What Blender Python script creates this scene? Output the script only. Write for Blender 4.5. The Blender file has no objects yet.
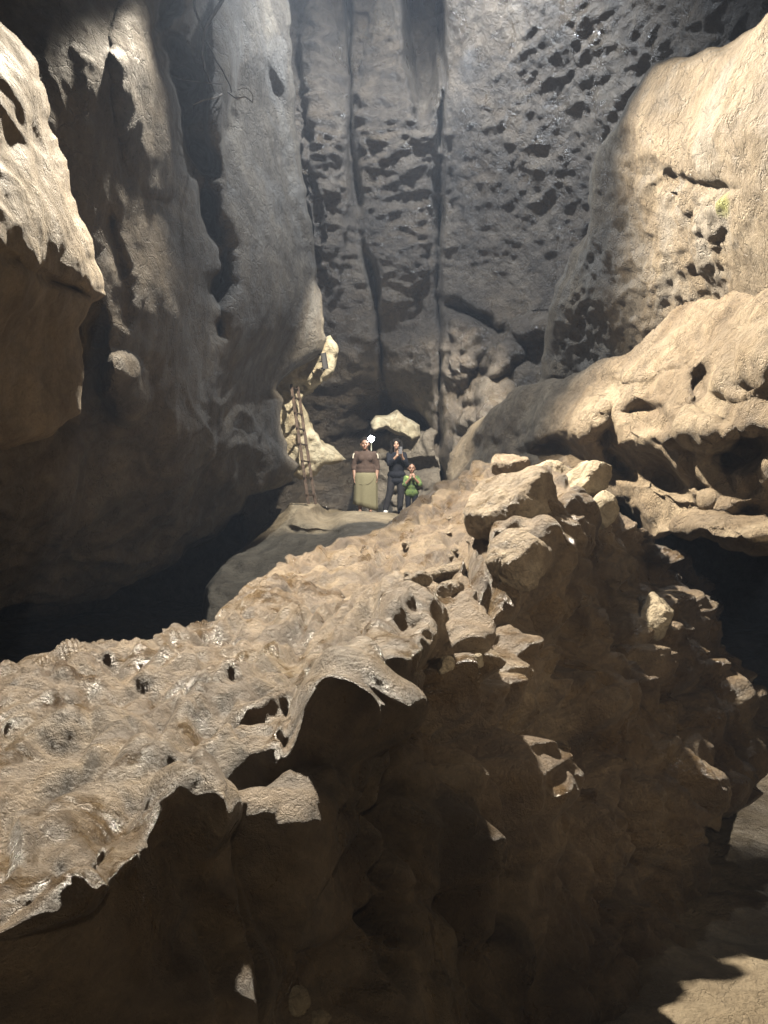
import bpy, bmesh, math, random
import numpy as np
from mathutils import Vector, Matrix

S = bpy.context.scene
COL = S.collection
F, CX, CY, CAMZ = 773.0, 384.0, 512.0, 2.5
R = math.radians

def W(px, py, d):
    """world point seen at a pixel of the 768 x 1024 frame at distance d along the view axis"""
    return np.stack([(px - CX) / F * d, d + 0 * px, (CY - py) / F * d + CAMZ], -1)

# ------------------------------------------------------------------ noise
def _h(i, j, k, s):
    n = (i.astype(np.int64) * 73856093) ^ (j.astype(np.int64) * 19349663) ^ (k.astype(np.int64) * 83492791) ^ (s * 2654435761)
    n &= 0xffffffff
    n = ((n ^ (n >> 15)) * 2246822519) & 0xffffffff
    n = ((n ^ (n >> 13)) * 3266489917) & 0xffffffff
    return (n ^ (n >> 16)) & 0xffffffff

def perlin(P, s=0):
    P = np.asarray(P, float)
    I = np.floor(P).astype(np.int64); Fr = P - I
    U = Fr * Fr * Fr * (Fr * (Fr * 6 - 15) + 10)
    out = 0
    for a in (0, 1):
        for b in (0, 1):
            for c in (0, 1):
                h = _h(I[:, 0] + a, I[:, 1] + b, I[:, 2] + c, s)
                gx = (h & 1023) / 511.5 - 1; gy = ((h >> 10) & 1023) / 511.5 - 1; gz = ((h >> 20) & 1023) / 511.5 - 1
                w = (U[:, 0] if a else 1 - U[:, 0]) * (U[:, 1] if b else 1 - U[:, 1]) * (U[:, 2] if c else 1 - U[:, 2])
                out = out + w * (gx * (Fr[:, 0] - a) + gy * (Fr[:, 1] - b) + gz * (Fr[:, 2] - c))
    return out * 1.2

HS = {'H': None, 'ext': 1.0}
def band(P, k=1.0):
    """fades detail finer than the local mesh spacing"""
    if HS['H'] is None or len(P) != len(HS['H']): return 1.0
    sc = np.mean(np.ptp(P, axis=0) / HS['ext']) * k
    return sstep(1.1, 3.6, 1 / (sc * HS['H'] + 1e-9))

def fbm(P, o=4, s=0, g=.5, lac=2.03):
    v = 0; a = 1
    for i in range(o):
        v = v + a * band(P, lac ** i) * perlin(P * lac ** i + 17.3 * i, s + i); a *= g
    return v

def ridged(P, o=3, s=0, g=.5):
    v = 0; a = 1
    for i in range(o):
        v = v + a * band(P, 2.05 ** i) * np.exp(-(perlin(P * 2.05 ** i + 9.1 * i, s + i) / .16) ** 2); a *= g
    return v

def warp(P, sc, amt, s=50):
    return P + amt * np.stack([perlin(P * sc, s), perlin(P * sc + 31.7, s + 1), perlin(P * sc - 13.9, s + 2)], -1)

def worley(P, s=0):
    I = np.floor(P).astype(np.int64)
    f1 = np.full(len(P), 9.0); f2 = f1.copy(); idv = np.zeros(len(P))
    for a in (-1, 0, 1):
        for b in (-1, 0, 1):
            for c in (-1, 0, 1):
                C = I + np.array([a, b, c]); h = _h(C[:, 0], C[:, 1], C[:, 2], s)
                q = C + np.stack([(h & 1023) / 1023., ((h >> 10) & 1023) / 1023., ((h >> 20) & 1023) / 1023.], -1)
                d = np.sqrt(((P - q) ** 2).sum(1))
                m = d < f1
                f2 = np.where(m, f1, np.minimum(f2, d)); idv = np.where(m, (h >> 7 & 1023) / 1023., idv); f1 = np.where(m, d, f1)
    return f1, f2, idv

def sstep(a, b, x):
    t = np.clip((x - a) / (b - a), 0, 1); return t * t * (3 - 2 * t)

# ------------------------------------------------------------------ image-plane helpers for the survey of the walls
def seg_dist(X, Y, poly, closed=False):
    """distance to a polyline, and the parameter 0..1 along it, and the nearest point"""
    P = np.array(poly, float)
    if closed: P = np.vstack([P, P[:1]])
    best = np.full(X.shape, 1e9); T = np.zeros(X.shape); NX = X.copy(); NY = Y.copy()
    n = len(P) - 1
    for i in range(n):
        ax, ay = P[i]; bx, by = P[i + 1]; dx, dy = bx - ax, by - ay
        t = np.clip(((X - ax) * dx + (Y - ay) * dy) / (dx * dx + dy * dy + 1e-9), 0, 1)
        qx = ax + t * dx; qy = ay + t * dy
        d = np.hypot(X - qx, Y - qy); m = d < best
        best = np.where(m, d, best); T = np.where(m, (i + t) / n, T); NX = np.where(m, qx, NX); NY = np.where(m, qy, NY)
    return best, T, NX, NY

def inside(X, Y, poly):
    P = np.array(poly, float); c = np.zeros(X.shape, bool); j = len(P) - 1
    for i in range(len(P)):
        xi, yi = P[i]; xj, yj = P[j]
        if yi != yj:
            c ^= ((yi > Y) != (yj > Y)) & (X < (xj - xi) * (Y - yi) / (yj - yi) + xi)
        j = i
    return c

def rough_poly(poly, step=6, amp=2.0, seed=0):
    P = np.array(poly, float); P = np.vstack([P, P[:1]]); out = []
    for i in range(len(P) - 1):
        n = max(1, int(np.hypot(*(P[i + 1] - P[i])) / step))
        for k in range(n): out.append(P[i] + (P[i + 1] - P[i]) * k / n)
    Q = np.array(out)
    q3 = np.column_stack([Q / 19.0, np.full(len(Q), seed * 3.3)])
    Q[:, 0] += amp * 2 * fbm(q3, 3, seed + 5); Q[:, 1] += amp * 2 * fbm(q3 + 40, 3, seed + 9)
    return Q

def tps(ctrl, X, Y, lam=1e-4):
    C = np.array(ctrl, float); xy = C[:, :2] / 300.0; v = np.log(C[:, 2]); n = len(C)
    def k(r2): return np.where(r2 > 1e-12, r2 * np.log(r2 + 1e-12), 0)
    K = k(((xy[:, None] - xy[None]) ** 2).sum(-1)) + lam * np.eye(n)
    A = np.zeros((n + 3, n + 3)); A[:n, :n] = K; A[:n, n] = 1; A[:n, n + 1:] = xy; A[n, :n] = 1; A[n + 1:, :n] = xy.T
    sol = np.linalg.solve(A, np.r_[v, 0, 0, 0])
    q = np.column_stack([X.ravel(), Y.ravel()]) / 300.0; out = sol[n] + q @ sol[n + 1:]
    for i in range(n): out = out + sol[i] * k(((q - xy[i]) ** 2).sum(1))
    return np.exp(out).reshape(X.shape)

def apply_feats(d, X, Y, feats):
    if not len(feats): return d
    q = np.column_stack([X.ravel() / 34, Y.ravel() / 34, 0 * X.ravel() + .5]); n1, n2, n3 = (v.reshape(X.shape) for v in (fbm(q, 3, 71, .35), fbm(q + 50, 3, 72, .35), perlin(q * .5 + 9, 73)))
    for f in feats:
        if f[0] == 'crack':      # ('crack', polyline, width, depth)
            w_ = min(6, max(4.0, f[2] * .7)); dd, t, _, _ = seg_dist(X + w_ * n1, Y + w_ * n2, f[1]); dd = dd * (1 + .6 * n3); tap = np.clip(np.minimum(t, 1 - t) * 6 + .25, 0, 1) if len(f) < 5 else 1
            d = d + f[3] * np.exp(-(dd / (f[2] * (0.4 + .6 * tap))) ** 2) * tap * np.clip(.75 + 1.1 * n2, .15, 1.4)
        elif f[0] == 'bump':     # ('bump', cx, cy, rx, ry, angle, height, power)
            a = R(f[5]); dx, dy = X - f[1], Y - f[2]
            u = (dx * math.cos(a) + dy * math.sin(a)) / f[3]; v = (-dx * math.sin(a) + dy * math.cos(a)) / f[4]
            wob = 1 + .28 * perlin(np.column_stack([X.ravel() / 23, Y.ravel() / 23, 0 * X.ravel() + f[1]]), 7).reshape(X.shape)
            r2 = (u * u + v * v) * wob; p = f[7] if len(f) > 7 else 1
            d = d - f[6] * (np.clip(1 - r2, 0, 1) ** (.5 * p) if p < 1.5 else sstep(1.25, .55, np.sqrt(r2)))
        elif f[0] == 'step':     # ('step', polyline, width, h, reach): a ledge, farther on the right-hand side of the line
            P = np.array(f[1], float); dd, t, nx, ny = seg_dist(X, Y, f[1]); n = len(P) - 1
            i = np.clip((t * n).astype(int), 0, n - 1); tx = P[i + 1, 0] - P[i, 0]; ty = P[i + 1, 1] - P[i, 1]
            sg = np.sign(tx * (Y - ny) - ty * (X - nx)) * dd
            tap = np.clip(np.minimum(t, 1 - t) * 7, 0, 1)
            d = d + f[3] * sstep(-f[2] * .3, f[2], sg) * np.exp(-(np.clip(sg, 0, None) / f[4]) ** 2) * tap
    return d

def make_mesh(name, V, Fq, mats, smooth=True, mi=None):
    me = bpy.data.meshes.new(name)
    me.from_pydata([], [], [])
    V = np.asarray(V, np.float32); Fq = np.asarray(Fq, np.int32)
    me.vertices.add(len(V)); me.vertices.foreach_set('co', V.ravel())
    k = Fq.shape[1]
    me.loops.add(Fq.size); me.loops.foreach_set('vertex_index', Fq.ravel())
    me.polygons.add(len(Fq)); me.polygons.foreach_set('loop_start', np.arange(0, Fq.size, k, dtype=np.int32))
    me.update(calc_edges=True); me.validate()
    if smooth: me.polygons.foreach_set('use_smooth', np.ones(len(me.polygons), bool))
    for m in (mats if isinstance(mats, (list, tuple)) else [mats]): me.materials.append(m)
    if mi is not None: me.polygons.foreach_set('material_index', np.asarray(mi, np.int32))
    me.update(); return me

def link(name, me, parent=None, **props):
    o = bpy.data.objects.new(name, me); COL.objects.link(o)
    if parent is not None: o.parent = parent
    for k, v in props.items(): o[k] = v
    return o

def rock_mass(name, outline, ctrl, mat, disp, feats=(), step=2.2, fine_above=None, edge=(16, .5), thick=2.0, amp=2.0, seed=1, label=None, shrink=.25, kind='structure', nfeats=(), smooth_it=1):
    """a rock body: its visible side surveyed from control points, rounded over at the rim and closed behind"""
    poly = rough_poly(outline, 6, amp, seed)
    x0, y0 = poly.min(0) - step * 2; x1, y1 = poly.max(0) + step * 2
    xs = np.arange(x0, x1 + step, step); ys = np.arange(y0, y1 + step, step)
    if fine_above: ys = np.r_[np.arange(y0, fine_above, step * .5), np.arange(fine_above, y1 + step, step)]
    X, Y = np.meshgrid(xs, ys)
    ins = inside(X, Y, poly); dist, _, NX, NY = seg_dist(X, Y, poly, True)
    # cells kept if any corner inside; outside corners slide onto the outline
    X = np.where(ins, X, NX); Y = np.where(ins, Y, NY); dist = np.where(ins, dist, 0)
    c = ins[:-1, :-1] | ins[1:, :-1] | ins[:-1, 1:] | ins[1:, 1:]
    used = np.zeros(ins.shape, bool); used[:-1, :-1] |= c; used[1:, :-1] |= c; used[:-1, 1:] |= c; used[1:, 1:] |= c
    idx = np.full(ins.shape, -1); idx[used] = np.arange(used.sum())
    Fq = np.stack([idx[:-1, :-1][c], idx[1:, :-1][c], idx[1:, 1:][c], idx[:-1, 1:][c]], -1)
    xf, yf = X[used], Y[used]
    def base(x, y, dd, feat=True):
        d = tps(ctrl, x, y)
        if feat: d = apply_feats(d, x, y, feats)
        s = np.clip(dd / edge[0], 0, 1)
        return d + edge[1] * (1 - np.sqrt(np.clip(1 - (1 - s) ** 2, 0, 1)))
    df = base(xf, yf, dist[used]); P = W(xf, yf, df)
    # normals by area-weighted faces
    def normals(P, Fq):
        a = P[Fq[:, 2]] - P[Fq[:, 0]]; b = P[Fq[:, 3]] - P[Fq[:, 1]]; fn = np.cross(a, b)
        N = np.zeros_like(P)
        for k in range(4): np.add.at(N, Fq[:, k], fn)
        return N / (np.linalg.norm(N, axis=1, keepdims=True) + 1e-12)
    # boundary loops (edges used once)
    E = np.concatenate([Fq[:, [0, 1]], Fq[:, [1, 2]], Fq[:, [2, 3]], Fq[:, [3, 0]]])
    key = E.min(1).astype(np.int64) * 10 ** 7 + E.max(1); u, inv, cnt = np.unique(key, return_inverse=True, return_counts=True)
    B = E[cnt[inv] == 1]
    bv = np.unique(B); remap = {int(v): i for i, v in enumerate(bv)}
    cen = np.array([poly[:, 0].mean(), poly[:, 1].mean()])
    V = [P]; faces = [Fq]; prev = {int(v): int(v) for v in bv}; off = len(P)
    rings = 7
    bx, by, bd = xf[bv], yf[bv], df[bv]
    for r in range(1, rings + 1):
        t = r / rings; sh = shrink * (1 - math.cos(t * math.pi / 2))
        # shrink in the picture plane towards the middle, but keep it gentle
        X2 = bx + (cen[0] - bx) * sh; Y2 = by + (cen[1] - by) * sh
        V.append(W(X2, Y2, bd + thick * math.sin(t * math.pi / 2)))
        pi = np.array([prev[int(a)] for a in B[:, 0]]); pj = np.array([prev[int(a)] for a in B[:, 1]])
        ni = off + np.array([remap[int(a)] for a in B[:, 0]]); nj = off + np.array([remap[int(a)] for a in B[:, 1]])
        faces.append(np.stack([pj, pi, ni, nj], -1))
        prev = {int(v): off + i for i, v in enumerate(bv)}; off += len(bv)
    V = np.concatenate(V); Fa = np.concatenate(faces)
    N = normals(V, Fa)
    # outward means towards the camera on the surveyed side
    if (N[:len(P)] * (V[:len(P)] - np.array([0, 0, CAMZ]))).sum() > 0: N = -N; Fa = Fa[:, ::-1]
    px = np.concatenate([xf, np.tile(bx, rings)]); py = np.concatenate([yf, np.tile(by, rings)])
    # local mesh spacing, for band limiting
    E4 = np.concatenate([Fa[:, [0, 1]], Fa[:, [1, 2]], Fa[:, [2, 3]], Fa[:, [3, 0]]]); L = np.linalg.norm(V[E4[:, 0]] - V[E4[:, 1]], axis=1)
    H = np.zeros(len(V)); np.maximum.at(H, E4[:, 0], L); np.maximum.at(H, E4[:, 1], L)
    for _ in range(2):
        H2 = np.zeros(len(V)); c2 = np.zeros(len(V)); np.add.at(H2, E4[:, 0], H[E4[:, 1]]); np.add.at(c2, E4[:, 0], 1); np.add.at(H2, E4[:, 1], H[E4[:, 0]]); np.add.at(c2, E4[:, 1], 1); H = np.maximum(H2 / c2, H * .5)
    HS['H'] = H; HS['ext'] = np.ptp(V, axis=0)
    dn = disp(V, px, py, N); HS['H'] = None
    if nfeats:
        k = len(P); dn[:k] -= apply_feats(np.zeros(k), xf, yf, nfeats) * sstep(0, edge[0] * 1.2, dist[used])
    V = V + N * dn[:, None]
    for _ in range(smooth_it):
        A = np.zeros_like(V); c2 = np.zeros(len(V))
        for a_, b_ in ((0, 1), (1, 0)): np.add.at(A, E4[:, a_], V[E4[:, b_]]); np.add.at(c2, E4[:, a_], 1)
        V = V * .55 + A / c2[:, None] * .45
    if name == 'rock_ridge': globals()['RIDGE'] = (px, py, V.copy(), len(P))
    me = make_mesh(name, V, Fa, mat)
    return link(name, me, kind=kind, **({'label': label} if label else {}))

# ------------------------------------------------------------------ materials
def nodes(name):
    m = bpy.data.materials.new(name); m.use_nodes = True; nt = m.node_tree
    return m, nt, nt.nodes, nt.links, nt.nodes['Principled BSDF']

def rock_mat(name, dark, mid, light, rough=(.5, .85), sc=1.0, bump=.35, fine=.5, wet=0, streak=0, spots=.25, crackle=.3, detail_sc=1.0, tint=None, spec=.4, spot=None, coat=0):
    m, nt, nd, lk, bs = nodes(name)
    tc = nd.new('ShaderNodeTexCoord'); mp = nd.new('ShaderNodeMapping'); lk.new(tc.outputs['Object'], mp.inputs[0])
    mp.inputs['Scale'].default_value = (1, 1, 1)
    def noise(s, det=6, r=.6, dist=0, src=None):
        n = nd.new('ShaderNodeTexNoise'); n.inputs['Scale'].default_value = s; n.inputs['Detail'].default_value = det
        n.inputs['Roughness'].default_value = r; n.inputs['Distortion'].default_value = dist
        lk.new((src or mp).outputs[0], n.inputs['Vector']); return n
    def ramp(src, stops):
        r = nd.new('ShaderNodeValToRGB'); e = r.color_ramp.elements
        while len(e) < len(stops): e.new(.5)
        for i, (p, c) in enumerate(stops): e[i].position = p; e[i].color = (*c, 1) if len(c) == 3 else c
        lk.new(src, r.inputs[0]); return r
    def mixc(a, b, fac, mode='MIX'):
        x = nd.new('ShaderNodeMix'); x.data_type = 'RGBA'; x.blend_type = mode
        if isinstance(fac, (int, float)): x.inputs[0].default_value = fac
        else: lk.new(fac, x.inputs[0])
        for k, v in ((6, a), (7, b)):
            if isinstance(v, tuple): x.inputs[k].default_value = (*v, 1)
            else: lk.new(v, x.inputs[k])
        return x.outputs[2]
    n1 = noise(.9 * sc, 8, .62, .6)
    c = ramp(n1.outputs['Fac'], [(.32, dark), (.5, mid), (.68, light)]).outputs[0]
    n2 = noise(5.5 * sc, 8, .7, .3)
    f2 = ramp(n2.outputs['Fac'], [(.3, (.62, .60, .58)), (.55, (1, 1, 1)), (.75, (1.22, 1.2, 1.16))]).outputs[0]
    c = mixc(c, f2, .8, 'MULTIPLY')
    n3 = noise(34 * sc * detail_sc, 6, .75)
    f3 = ramp(n3.outputs['Fac'], [(.3, (.7, .68, .66)), (.5, (1, 1, 1)), (.72, (1.25, 1.24, 1.2))]).outputs[0]
    c = mixc(c, f3, .65, 'MULTIPLY')
    if tint:   # mineral or damp stains: (colour, scale, amount)
        n6 = noise(tint[1], 5, .6, 1.2)
        f6 = ramp(n6.outputs['Fac'], [(.5, (0, 0, 0)), (.62, (1, 1, 1))])
        mm = nd.new('ShaderNodeMath'); mm.operation = 'MULTIPLY'; mm.inputs[1].default_value = tint[2]; lk.new(f6.outputs[0], mm.inputs[0])
        c = mixc(c, tint[0], mm.outputs[0])
    if streak:
        mp2 = nd.new('ShaderNodeMapping'); lk.new(tc.outputs['Object'], mp2.inputs[0]); mp2.inputs['Scale'].default_value = (3.2, 3.2, .35)
        n5 = noise(1.6, 6, .65, .5, mp2)
        f5 = ramp(n5.outputs['Fac'], [(.35, (.55, .54, .54)), (.5, (1, 1, 1)), (.7, (1.15, 1.12, 1.05))]).outputs[0]
        c = mixc(c, f5, streak, 'MULTIPLY')
    if spot:   # one patch of algae: (centre, radius, colour)
        vd = nd.new('ShaderNodeVectorMath'); vd.operation = 'DISTANCE'; vd.inputs[1].default_value = spot[0]; lk.new(tc.outputs['Object'], vd.inputs[0])
        ng = noise(7, 5, .7); ad = nd.new('ShaderNodeMath'); ad.operation = 'MULTIPLY_ADD'; ad.inputs[1].default_value = spot[1] * 1.6; lk.new(ng.outputs['Fac'], ad.inputs[0]); lk.new(vd.outputs['Value'], ad.inputs[2])
        rs = ramp(ad.outputs[0], [(spot[1] * 1.1, (1, 1, 1)), (spot[1] * 1.9, (0, 0, 0))]); c = mixc(c, spot[2], rs.outputs[0])
    lk.new(c, bs.inputs['Base Color'])
    # roughness, with damp patches
    n4 = noise(2.1 * sc, 6, .65, .5)
    lo, hi = rough
    rr = ramp(n4.outputs['Fac'], [(.36, (lo,) * 3), (.5 + .1 * (1 - wet), (hi,) * 3)])
    lk.new(rr.outputs[0], bs.inputs['Roughness'])
    bs.inputs['Specular IOR Level'].default_value = spec
    if coat:   # film of water, in patches
        cr = ramp(n4.outputs['Fac'], [(.42, (coat,) * 3), (.54, (0, 0, 0))]); lk.new(cr.outputs[0], bs.inputs['Coat Weight']); bs.inputs['Coat Roughness'].default_value = .22
    # relief
    vo = nd.new('ShaderNodeTexVoronoi'); vo.feature = 'DISTANCE_TO_EDGE'; vo.inputs['Scale'].default_value = 3.1 * sc
    nw = noise(3 * sc, 4, .6); sub = nd.new('ShaderNodeVectorMath'); sub.operation = 'MULTIPLY_ADD'
    sub.inputs[1].default_value = (.45, .45, .45)
    lk.new(nw.outputs['Color'], sub.inputs[0]); lk.new(mp.outputs[0], sub.inputs[2]); lk.new(sub.outputs[0], vo.inputs['Vector'])
    rc = ramp(vo.outputs['Distance'], [(0, (0, 0, 0)), (.035, (1, 1, 1))])
    def addv(a, b, k):
        x = nd.new('ShaderNodeMath'); x.operation = 'MULTIPLY_ADD'; x.inputs[1].default_value = k
        lk.new(a, x.inputs[0])
        if b is None: x.inputs[2].default_value = 0
        else: lk.new(b, x.inputs[2])
        return x.outputs[0]
    h = addv(n2.outputs['Fac'], None, 1.0)
    h = addv(n3.outputs['Fac'], h, .35 * fine * 2)
    n7 = noise(3.3 * sc, 9, .62, .2); n7.noise_type = 'RIDGED_MULTIFRACTAL'; n7.normalize = True; h = addv(n7.outputs['Fac'], h, .55)
    n8 = noise(13 * sc, 6, .6, .1); n8.noise_type = 'RIDGED_MULTIFRACTAL'; n8.normalize = True; h = addv(n8.outputs['Fac'], h, .16)
    nf = noise(120 * sc * detail_sc, 4, .7); h = addv(nf.outputs['Fac'], h, .12 * fine)
    h = addv(rc.outputs[0], h, crackle * .35)
    bp = nd.new('ShaderNodeBump'); bp.inputs['Strength'].default_value = 1.0; bp.inputs['Distance'].default_value = bump * .2
    lk.new(h, bp.inputs['Height']); lk.new(bp.outputs[0], bs.inputs['Normal'])
    return m

def plain(name, col, rough=.7, noise_amt=.25, sc=60, metal=0, bump=.0, emis=None):
    m, nt, nd, lk, bs = nodes(name)
    tc = nd.new('ShaderNodeTexCoord'); n = nd.new('ShaderNodeTexNoise'); n.inputs['Scale'].default_value = sc; n.inputs['Detail'].default_value = 5
    lk.new(tc.outputs['Object'], n.inputs['Vector'])
    r = nd.new('ShaderNodeValToRGB'); lk.new(n.outputs['Fac'], r.inputs[0])
    r.color_ramp.elements[0].position = .3; r.color_ramp.elements[1].position = .7
    r.color_ramp.elements[0].color = (*[c * (1 - noise_amt) for c in col], 1); r.color_ramp.elements[1].color = (*[min(1, c * (1 + noise_amt)) for c in col], 1)
    lk.new(r.outputs[0], bs.inputs['Base Color']); bs.inputs['Specular IOR Level'].default_value = .15 if rough > .79 else .5; bs.inputs['Roughness'].default_value = rough; bs.inputs['Metallic'].default_value = metal
    if bump:
        b = nd.new('ShaderNodeBump'); b.inputs['Distance'].default_value = bump; lk.new(n.outputs['Fac'], b.inputs['Height']); lk.new(b.outputs[0], bs.inputs['Normal'])
    if emis:
        bs.inputs['Emission Color'].default_value = (*emis[0], 1); bs.inputs['Emission Strength'].default_value = emis[1]
    return m

M = {}
M['ridge'] = rock_mat('ridge_rock', (.085, .054, .028), (.170, .119, .067), (.28, .215, .137), rough=(.17, .66), fine=1.0, bump=.42, wet=.5, sc=1.6, crackle=.25, spec=.75, coat=0, tint=((.06, .04, .024), 1.5, .7))
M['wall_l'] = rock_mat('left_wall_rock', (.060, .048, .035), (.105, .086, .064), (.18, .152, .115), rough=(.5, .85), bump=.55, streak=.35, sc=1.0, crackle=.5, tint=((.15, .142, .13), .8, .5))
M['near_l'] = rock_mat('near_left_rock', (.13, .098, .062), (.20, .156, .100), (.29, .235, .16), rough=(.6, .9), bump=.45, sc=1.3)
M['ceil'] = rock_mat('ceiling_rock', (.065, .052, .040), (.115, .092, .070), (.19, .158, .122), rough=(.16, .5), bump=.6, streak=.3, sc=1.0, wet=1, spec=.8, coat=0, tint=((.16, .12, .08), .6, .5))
M['wall_r'] = rock_mat('right_wall_rock', (.10, .077, .050), (.155, .122, .082), (.215, .178, .126), rough=(.45, .85), bump=.5, sc=1.2, crackle=.8, tint=((.15, .14, .125), .9, .6),
                       spot=(tuple(W(np.array(724.), np.array(205.), 6.15).tolist()), .10, (.21, .22, .065)))
M['ledge'] = rock_mat('ledge_rock', (.115, .083, .050), (.178, .136, .088), (.265, .215, .148), rough=(.45, .85), bump=.42, sc=1.4, crackle=.6, tint=((.13, .105, .075), 1.0, .5))
M['back'] = rock_mat('back_wall_rock', (.10, .085, .068), (.17, .145, .115), (.26, .225, .18), rough=(.5, .85), bump=.6, sc=.8, streak=.3)
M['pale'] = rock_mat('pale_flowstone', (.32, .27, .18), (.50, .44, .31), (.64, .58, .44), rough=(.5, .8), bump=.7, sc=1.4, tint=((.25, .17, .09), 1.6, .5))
M['floor'] = rock_mat('floor_mud', (.14, .11, .07), (.21, .17, .115), (.28, .235, .165), rough=(.5, .9), bump=.35, sc=1.3, tint=((.11, .085, .055), 1.2, .5))

# ------------------------------------------------------------------ displacements
def chunks(P, sc, s, wa=.35):
    Q = warp(P * sc, .9, wa, s + 70); f1, f2, idv = worley(Q, s)
    return .3 + (sstep(0, .38, f2 - f1) * (.55 + .45 * idv) - f1 * .35 - .3) * band(P * sc)

def scallops(P, sc, s, stretch=(1, 1, 1)):
    Q = warp(P * np.array(stretch) * sc, 1.1, .6, s + 30); f1, f2, _ = worley(Q, s)
    return .4 + (np.minimum(f1, 1.0) ** 2 - .4) * band(P * np.array(stretch) * sc)   # dishes with raised rims

def d_ridge(P, px, py, N):
    # how far the point lies on the tread (up-facing) side
    up = sstep(.25, .7, N[:, 2])
    ax = np.array([.30, .95, 0]); ac = np.array([.95, -.30, 0])
    u = P @ ax; v = P @ ac; Q = np.stack([u * .8, v * 2.1, P[:, 2] * 2.1], -1)
    Q = warp(Q, 1.3, .35, 3)
    t = perlin(Q * 1.15, 11) * 2.2 + v * 1.2
    saw = (t - np.floor(t)); led = sstep(0, 1, np.where(saw < .68, saw / .68, (1 - saw) / .32))       # slanted ledges with undercut lips
    t2 = perlin(Q * 2.9, 15) * 1.6 + v * 2.6 + u * .4; s2 = t2 - np.floor(t2); led2 = sstep(0, 1, np.where(s2 < .62, s2 / .62, (1 - s2) / .38))
    b1 = band(Q * 1.6); b2 = band(Q * 4)
    topd = .085 * (led - .5) * b1 + .022 * (led2 - .5) * b2 + .05 * fbm(P * 1.7, 4, 21)
    pits = worley(warp(P * np.array([3.2, 2.2, 3.2]), 1, .3, 8), 44)[0]
    topd -= .012 * sstep(.28, .08, pits) * b2
    big = chunks(P * np.array([1, 1, .7]), 1.15, 31, .7); sm = chunks(P * np.array([1, 1, .8]), 2.9, 33, .6); fn = chunks(P, 7.0, 37, .6)
    near = sstep(1.4, 4.8, P[:, 1])
    face = .19 * (big - .3) + (.04 + .065 * near) * (sm - .3) + .03 * near * (fn - .3) + .06 * fbm(P * 1.1, 4, 27) + .02 * near * ridged(P * 2.4, 3, 29)
    fine = (.004 + .006 * near) * fbm(P * 9, 4, 61)
    top_n = 1.15 * topd + .085 * (big - .3) + .05 * (sm - .3) + .022 * (fn - .3)
    return up * top_n * (.72 + .28 * near) + (1 - up) * face * (.62 + .38 * near) + fine

def d_left(P, px, py, N):
    low = sstep(330, 480, py)
    a = .17 * fbm(P * np.array([.55, .55, .30]), 5, 101, .36) + .012 * ridged(P * np.array([1.3, 1.3, .6]), 3, 105)
    q = warp(P, .8, .6, 108)
    a += low * (.10 * ridged(q * np.array([.7, .7, 1.5]), 4, 109)) + .02 * (chunks(P, 1.1, 111) - .3) + .014 * fbm(P * 6, 4, 113)
    a += .016 * ridged(warp(P, 1.5, .2, 115) * np.array([3, 3, .5]), 3, 116)
    return a * (.25 + .75 * sstep(325, 240, px))

def d_near_left(P, px, py, N):
    return .05 * fbm(P * 1.1, 5, 121, .42) + .012 * (chunks(P, 2.6, 123) - .3) + .014 * ridged(P * np.array([2, 2, 3]), 4, 124) + .008 * fbm(P * 12, 3, 127)

def d_ceil(P, px, py, N):
    up = sstep(330, 260, py)
    sc = scallops(P, 2.5, 131, (.85, .85, 2.3)); sc2 = scallops(P, 5.2, 133, (1, 1, 2.0))
    amp = np.clip(.7 + .6 * perlin(P * .45, 140), .4, 1.3) * np.where(px > 450, .34, 1.3)
    return (px > 448) * sstep(300, 350, py) * .16 * (chunks(P, 1.9, 139, .6) - .3) + up * (-.21 * (.4 - sc) * amp - np.where(px > 450, .05, .075) * (.4 - sc2)) + .16 * fbm(P * .45, 4, 136) + .028 * fbm(P * np.array([3.5, 3.5, 6]), 5, 137) + (1 - up) * .05 * ridged(P * np.array([.8, .8, 1.8]), 4, 138)

def d_right(P, px, py, N):
    m = sstep(150, 190, py) * sstep(752, 690, px)       # the pitted, scalloped belt
    sc = scallops(P, 4.2, 151, (1, 1, 1.5)); sc2 = scallops(P, 6.6, 153, (1, 1, 1.4))
    return m * (-.11 * (.4 - sc) * np.clip(.6 + 1.2 * perlin(P * 1.1, 154), .1, 1.5) - .09 * (.4 - sc2) - .035 * sstep(.05, .45, fbm(P * np.array([2.2, 2.2, 3.2]), 4, 155))) + .10 * fbm(P * .8, 5, 156) + .012 * ridged(P * 2.2, 4, 158) + .008 * fbm(P * 9, 3, 159)

def d_ledge(P, px, py, N):
    q = warp(P, .9, .5, 160)
    return .11 * fbm(q * np.array([.9, .9, 1.2]), 5, 161) + .06 * (chunks(q, .95, 163, .5) - .3) + .035 * (chunks(P, 3, 164) - .3) + .012 * fbm(P * 8, 4, 166)

def d_back(P, px, py, N):
    return .20 * fbm(P * .6, 5, 171) + .17 * (chunks(P, .9, 173) - .3) + .04 * ridged(P * 2.5, 4, 175)

def d_mound(P, px, py, N):
    return .10 * fbm(P * .8, 5, 181) + .05 * (chunks(P, 1.6, 183) - .3) + .02 * fbm(P * 6, 4, 185)

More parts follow.
